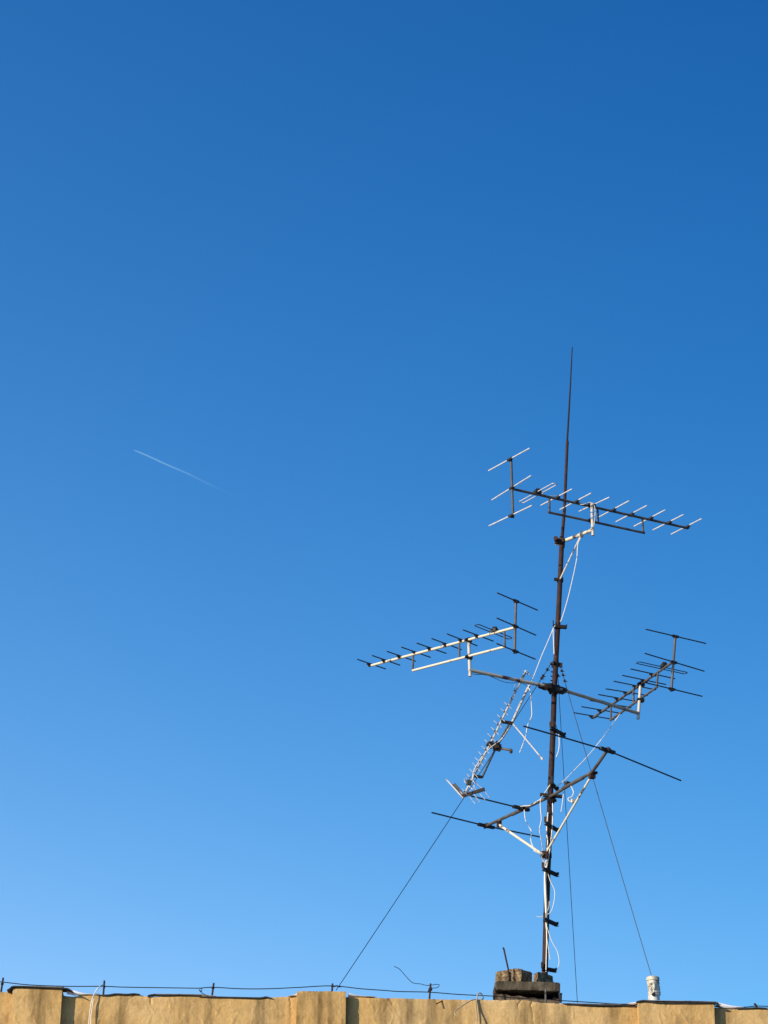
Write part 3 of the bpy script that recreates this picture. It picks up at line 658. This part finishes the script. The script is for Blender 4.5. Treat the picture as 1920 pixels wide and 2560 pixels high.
# white cables over the parapet
def oc(pts): return [PW(s, x, y, o_) for s, x, y, o_ in pts]
wire('coaxial_cable', oc([(14, 866, 150, -.14), (14, 835, 152, -.05), (14, 805, 180, .02), (14, 775, 230, .05), (14, 755, 300, .05), (14, 742, 400, .06), (14, 738, 470, .06), (14, 736, 700, .06)]), .0052, 'cable', 'left one of two white cables draped over the left parapet', 'cable', 'cables over the parapet')
wire('coaxial_cable', oc([(14, 862, 143, -.15), (14, 835, 146, -.05), (14, 790, 200, .03), (14, 770, 290, .05), (14, 765, 330, .05), (14, 755, 400, .055), (14, 753, 470, .055), (14, 750, 700, .05)]), .0052, 'cable', 'right one of two white cables draped over the left parapet', 'cable', 'cables over the parapet')
wire('coaxial_cable', oc([(12, 1150, 582, -.05), (12, 1195, 580, -.05), (12, 1212, 560, -.05), (12, 1198, 520, -.04), (12, 1168, 500, -.02), (12, 1142, 518, .0), (12, 1132, 570, .015), (12, 1124, 650, .04), (12, 1122, 710, .06), (12, 1131, 780, .085), (12, 1128, 880, .11), (12, 1126, 1100, .15)]), .0075, 'tancable', 'pale tan cable looped over the parapet edge and hanging straight down', 'cable', 'cables over the parapet')
wire('coaxial_cable', oc([(12, 1150, 585, -.06), (12, 1118, 580, .015), (12, 1050, 597, .08), (12, 950, 662, .17), (12, 885, 708, .22), (12, 864, 738, .25), (12, 866, 758, .26), (12, 880, 776, .26)]), .0065, 'tancable', 'short stiff tan cable springing left from the parapet edge', 'cable', 'cables over the parapet')
nail = obj('nail', MB().tube([PW(12, 720, 592, -.01), PW(12, 643, 630, .07)], .006, 6).lump(PW(12, 643, 630, .07), (.009, .009, .009), .1, 1, 6), 'rust')
tag(nail, 'bent nail sticking out of the plaster near the curled wire', 'nail')

# ------------------------------------------------------------------ concrete vent shaft
YS = 27.62
sl_z1 = PY(10, 800, 783, YS).z; sl_z0 = PY(10, 800, 945, YS).z
XL, XR = PY(10, 262, 850, YS).x, PY(10, 1376, 880, YS).x
vent = thing('vent_shaft', 'low vent shaft, inside shade painted dark, with a thick stained concrete cap slab', 'vent shaft', Vector(((XL+XR)/2, YS+.3, ZR)))
# slab with one rounded end, worn edges
def rough_prism(mb, outline, z0, z1, slope=0., amp=.006, seed=0, nz_=8, seg=.03, taper=0.):
    pts = []
    n = len(outline)
    for i in range(n):
        a, b = Vector(outline[i]), Vector(outline[(i+1) % n]); k = max(1, int((b-a).length/seg))
        for j in range(k): pts.append(a.lerp(b, j/k))
    c = sum(pts, Vector((0, 0)))/len(pts); m = len(pts); vs, fs = [], []
    rings = [(0, -.012)]+[(j/nz_, 0) for j in range(nz_+1)]+[(1, -.014)]
    for r_i, (f, ins) in enumerate(rings):
        for p in pts:
            d = (p-c); L_ = d.length
            q = c+d*(1-taper*f)+d.normalized()*ins
            z = z0+(z1-z0)*f+slope*(p.x-c.x)
            if r_i == 1: z += .008
            if r_i == len(rings)-2: z -= .008
            w = Vector((q.x, q.y, z)); h = Vector((noise.noise(w*14+Vector((seed, 0, 0))), noise.noise(w*14+Vector((0, seed, 5))), noise.noise(w*11+Vector((3, 0, seed)))))
            h2 = Vector((noise.noise(w*45+Vector((seed, 0, 0))), noise.noise(w*45+Vector((0, seed, 5))), noise.noise(w*45)))
            vs.append(w+h*amp*1.6+h2*amp*.8)
    R_ = len(rings)
    for r_i in range(R_-1):
        for i in range(m): a, b = r_i*m+i, r_i*m+(i+1) % m; fs.append((a, b, b+m, a+m))
    fs.append(tuple(reversed(range(m)))); fs.append(tuple(range((R_-1)*m, R_*m)))
    return mb.add(vs, fs)
sl = -.012
slab = [(XL, YS+.06), (XL+.015, YS+.02), (XL+.05, YS), (XR-.01, YS), (XR, YS+.01), (XR, YS+.58), (XL, YS+.58)]
obj('cap_slab', rough_prism(MB(), slab, sl_z0, sl_z1, sl, .0025, 2), 'concrete', vent)
zc0 = ZR
wl, wr = XL+.015, XR-.0
obj('shaft_wall', MB().box(((wl+.035), YS+.33, (zc0+sl_z0)/2), (.07, .42, sl_z0-zc0+.02)).box((wr-.035, YS+.33, (zc0+sl_z0)/2), (.07, .42, sl_z0-zc0+.02))
    .box(((wl+wr)/2, YS+.515, (zc0+sl_z0)/2), (wr-wl-.14, .05, sl_z0-zc0+.02)), 'voidshade', vent, False)
lip_z = PY(10, 700, 1062, YS+.1).z
lip = [(wl-.005, YS+.08), (wr+.0, YS+.08), (wr, YS+.15), (wl, YS+.15)]
obj('mortar_lip', rough_prism(MB(), lip, zc0, lip_z, -.075, .012, 6, 4), 'mortar', vent)
obj('corner_rod', MB().tube([PY(10, 1378, 820, YS-.02), PY(10, 1374, 1130, YS-.02)], .006, 6).tube([PY(10, 262, 900, YS-.02), PY(10, 272, 1060, YS-.02)], .009, 6), 'rust', vent)
bp_ = obj('pipe_end', MB().tube([PY(10, 1390, 1150, YS+.05), PY(10, 1392, 995, YS+.05)], .017, 12), 'black', vent)
obj('tie_wire', MB().tube([PY(10, 1370, 1030, YS), PY(10, 1395, 988, YS), PY(10, 1425, 1003, YS)], .006, 6), 'darksteel', vent)
# loose blocks on the cap
def blk(C, l, r, h, lab, slope=0, seed=0, taper=.06, mt='block', amp=.007, sink=.01, top_d=None):
    C2 = Vector((C.x, C.y)); l = Vector(l); r = Vector(r)
    out = [C2, C2+r, C2+r+l, C2+l]
    z0 = sl_z1+sl*(C.x-(XL+XR)/2)-sink*.4
    b = MB(); rough_prism(b, out, z0, z0+h, slope, amp, seed, 8, .018, taper)
    o_ = obj('concrete_block', b, mt); return tag(o_, lab, 'block', 'loose blocks on the vent cap')
blk(PY(10, 480, 765, YS+.07), (-.145, .055), (.09, .16), .145, 'squat brown block at the left end of the vent cap, rod leaning before it', .05, 3, .04)
blk(PY(10, 712, 775, YS+.05), (-.145, .085), (.135, .155), .165, 'pitted brown block in the middle of the vent cap, one side in shade', -.06, 9, .02, amp=.009)
blk(PY(10, 985, 787, YS+.05), (-.045, .10), (.215, .235), .135, 'dark block at the right end of the vent cap, at the mast foot', -.03, 14, .12)
rb_ = obj('rebar_rod', MB().tube([PY(10, 397, 200, YS+.05), PY(10, 412, 225, YS+.05), PY(10, 488, 575, YS+.04), PY(10, 506, 768, YS+.03)], [.011, .0105, .0105, .0105], 8), 'rust')
tag(rb_, 'rusty steel rod leaning up left from the vent cap', 'rod')

# ------------------------------------------------------------------ wrapped vent pipe
YP = 27.45
pb = PY(11, 750, 335, YP); ptop = PY(11, 750, 130, YP)
vp = thing('vent_pipe', 'stubby dirty white wrapped vent pipe on the right of the parapet', 'vent pipe', Vector((pb.x, YP, ZR)))
def loft(sections, n=28, sq=3.2):
    vs, fs = [], []
    for (z, rx, ry, cx, rot) in sections:
        for k in range(n):
            a = 2*math.pi*k/n; c_, s_ = math.cos(a), math.sin(a)
            q = (abs(c_)**sq+abs(s_)**sq)**(-1/sq)
            x, y = c_*q*rx, s_*q*ry
            w = 1+.03*noise.noise(Vector((c_*2, s_*2, z*14)))
            x, y = (x*math.cos(rot)-y*math.sin(rot))*w, (x*math.sin(rot)+y*math.cos(rot))*w
            vs.append(Vector((pb.x+cx+x, YP+y, z)))
    for i in range(len(sections)-1):
        for k in range(n): a, b = i*n+k, i*n+(k+1) % n; fs.append((a, b, b+n, a+n))
    fs.append(tuple(reversed(range(n)))); fs.append(tuple(range(len(sections)*n-n, len(sections)*n)))
    return MB().add(vs, fs)
zb0, zb1 = pb.z, ptop.z; HH = zb1-zb0
def zf(f): return zb0+HH*f
rt = R(38)
obj('collar', loft([(ZR, .062, .062, 0, rt), (zf(.0), .064, .064, 0, rt), (zf(.245), .064, .064, 0, rt), (zf(.25), .05, .05, 0, rt)], sq=2.2), 'pipeclean', vp)
secs = []
for i in range(45):
    f = .25+.73*i/44
    w = .0655+.0025*math.sin(f*55+math.sin(f*23)*1.5)*(1 if f < .8 else .3)+(.004 if f > .83 else 0)-(.008 if abs(f-.81) < .012 else 0)
    if f > .95: w *= .93-(f-.95)*3
    if i == 0: w *= .93
    secs.append((zf(f), w*.96, w*.96, .006*math.sin(f*5), rt))
obj('wrapping', loft(secs), 'pipe', vp)
fo = [PY(11, x, y, YP-.075) for x, y in ((715, 190), (735, 180), (752, 200), (748, 235), (733, 215), (718, 235), (738, 262), (750, 250))]
obj('fold', MB().tube(smoothpts(fo, 4), .010, 6), 'pipe', vp)
obj('strap', MB().lump(PY(11, 745, 275, YP-.07), (.02, .02, .02), .3, 3, 8), 'darksteel', vp)

# ------------------------------------------------------------------ contrail
zc_ = 6000.
cp = [PY(0, x, y, zc_) for x, y in ((334, 1125), (370, 1140), (420, 1163), (465, 1182), (510, 1204), (560, 1228), (600, 1246))]
ct = bpy.data.materials.new('ice_vapour'); ct.use_nodes = True
nt = ct.node_tree; b = nt.nodes['Principled BSDF']; b.inputs['Base Color'].default_value = (.42, .76, 1, 1); b.inputs['Roughness'].default_value = 1  # blue haze of the air in between is painted into the base colour
b.inputs['Specular IOR Level'].default_value = 0
tcn = nt.nodes.new('ShaderNodeTexCoord'); sx = nt.nodes.new('ShaderNodeSeparateXYZ'); nt.links.new(tcn.outputs['Generated'], sx.inputs[0])
rp = nt.nodes.new('ShaderNodeValToRGB'); e = rp.color_ramp.elements
e[0].position = 0; e[0].color = (.4,)*3+(1,); e[1].position = 1; e[1].color = (0, 0, 0, 1)
for p_, v_ in ((.08, .62), (.28, .50), (.45, .26), (.6, .12), (.8, .03)):
    q = e.new(p_); q.color = (v_, v_, v_, 1)
nn = nt.nodes.new('ShaderNodeTexNoise'); nn.inputs['Scale'].default_value = 9; nn.inputs['Detail'].default_value = 4; nt.links.new(tcn.outputs['Generated'], nn.inputs['Vector'])
mu = nt.nodes.new('ShaderNodeMath'); mu.operation = 'MULTIPLY'; mu2 = nt.nodes.new('ShaderNodeMath'); mu2.operation = 'MULTIPLY_ADD'
nt.links.new(sx.outputs['X'], rp.inputs['Fac']); nt.links.new(nn.outputs['Fac'], mu2.inputs[0]); mu2.inputs[1].default_value = .45; mu2.inputs[2].default_value = .12
nt.links.new(rp.outputs['Color'], mu.inputs[0]); nt.links.new(mu2.outputs[0], mu.inputs[1]); nt.links.new(mu.outputs[0], b.inputs['Alpha'])
M['trail'] = ct
cl = obj('contrail', MB().tube(smoothpts(cp, 3), [.9]+[1.9+k*.12 for k in range(3*(len(cp)-1))], 8), 'trail')
tag(cl, 'short faint white contrail in the empty sky at left', 'contrail')

# ------------------------------------------------------------------ light
SAZ, SEL = R(50), R(17)           # sun to the left of the camera side, low
sd = Vector((-math.sin(SAZ)*math.cos(SEL), -math.cos(SAZ)*math.cos(SEL), math.sin(SEL)))
sun = bpy.data.lights.new('sun', 'SUN'); sun.energy = 5.0; sun.angle = R(.53); sun.color = (1, .86, .66)
so = bpy.data.objects.new('sun', sun); COL.objects.link(so); so.rotation_euler = sd.to_track_quat('Z', 'Y').to_euler()
w = bpy.data.worlds.new("World"); sc.world = w; w.use_nodes = True
nt = w.node_tree; bg = nt.nodes['Background']; sky = nt.nodes.new('ShaderNodeTexSky'); sky.sky_type = 'NISHITA'
sky.sun_disc = False; sky.sun_elevation = SEL; sky.sun_rotation = math.atan2(sd.x, sd.y)
sky.altitude = 0; sky.air_density = 1.0; sky.dust_density = .3; sky.ozone_density = 3.0
# deep winter blue: the sky's own colour with more contrast, a little hazier towards the west (left)
bg.inputs['Strength'].default_value = .12
def mth(op, a, b_=None, clamp=False):
    n = nt.nodes.new('ShaderNodeMath'); n.operation = op; n.use_clamp = clamp
    for i, v in enumerate((a, b_)):
        if v is None: continue
        if isinstance(v, (int, float)): n.inputs[i].default_value = v
        else: nt.links.new(v, n.inputs[i])
    return n.outputs[0]
wt = nt.nodes.new('ShaderNodeTexCoord'); wsx = nt.nodes.new('ShaderNodeSeparateXYZ'); nt.links.new(wt.outputs['Generated'], wsx.inputs[0])
west = mth('MAXIMUM', mth('MINIMUM', wsx.outputs[0], .35), -.35)
sp = nt.nodes.new('ShaderNodeSeparateColor'); nt.links.new(sky.outputs[0], sp.inputs[0]); cb = nt.nodes.new('ShaderNodeCombineColor')
for i, (g_, k_, m_) in enumerate(((2.51, -1.009, -2.966), (1.433, -.226, -1.27), (1.093, .323, -.803))):
    p_ = mth('POWER', mth('MINIMUM', sp.outputs[i], (2.0, 3.7, 5.7)[i]), g_)
    nt.links.new(mth('MULTIPLY', p_, mth('EXPONENT', mth('ADD', mth('MULTIPLY', west, m_), k_))), cb.inputs[i])
nt.links.new(cb.outputs[0], bg.inputs[0])
sc.view_settings.view_transform = 'Standard'; sc.view_settings.look = 'None'; sc.view_settings.gamma = 1; sc.view_settings.exposure = 0.0
sc.view_settings.use_curve_mapping = False
sc.cycles.max_bounces = 6; sc.cycles.transparent_max_bounces = 16
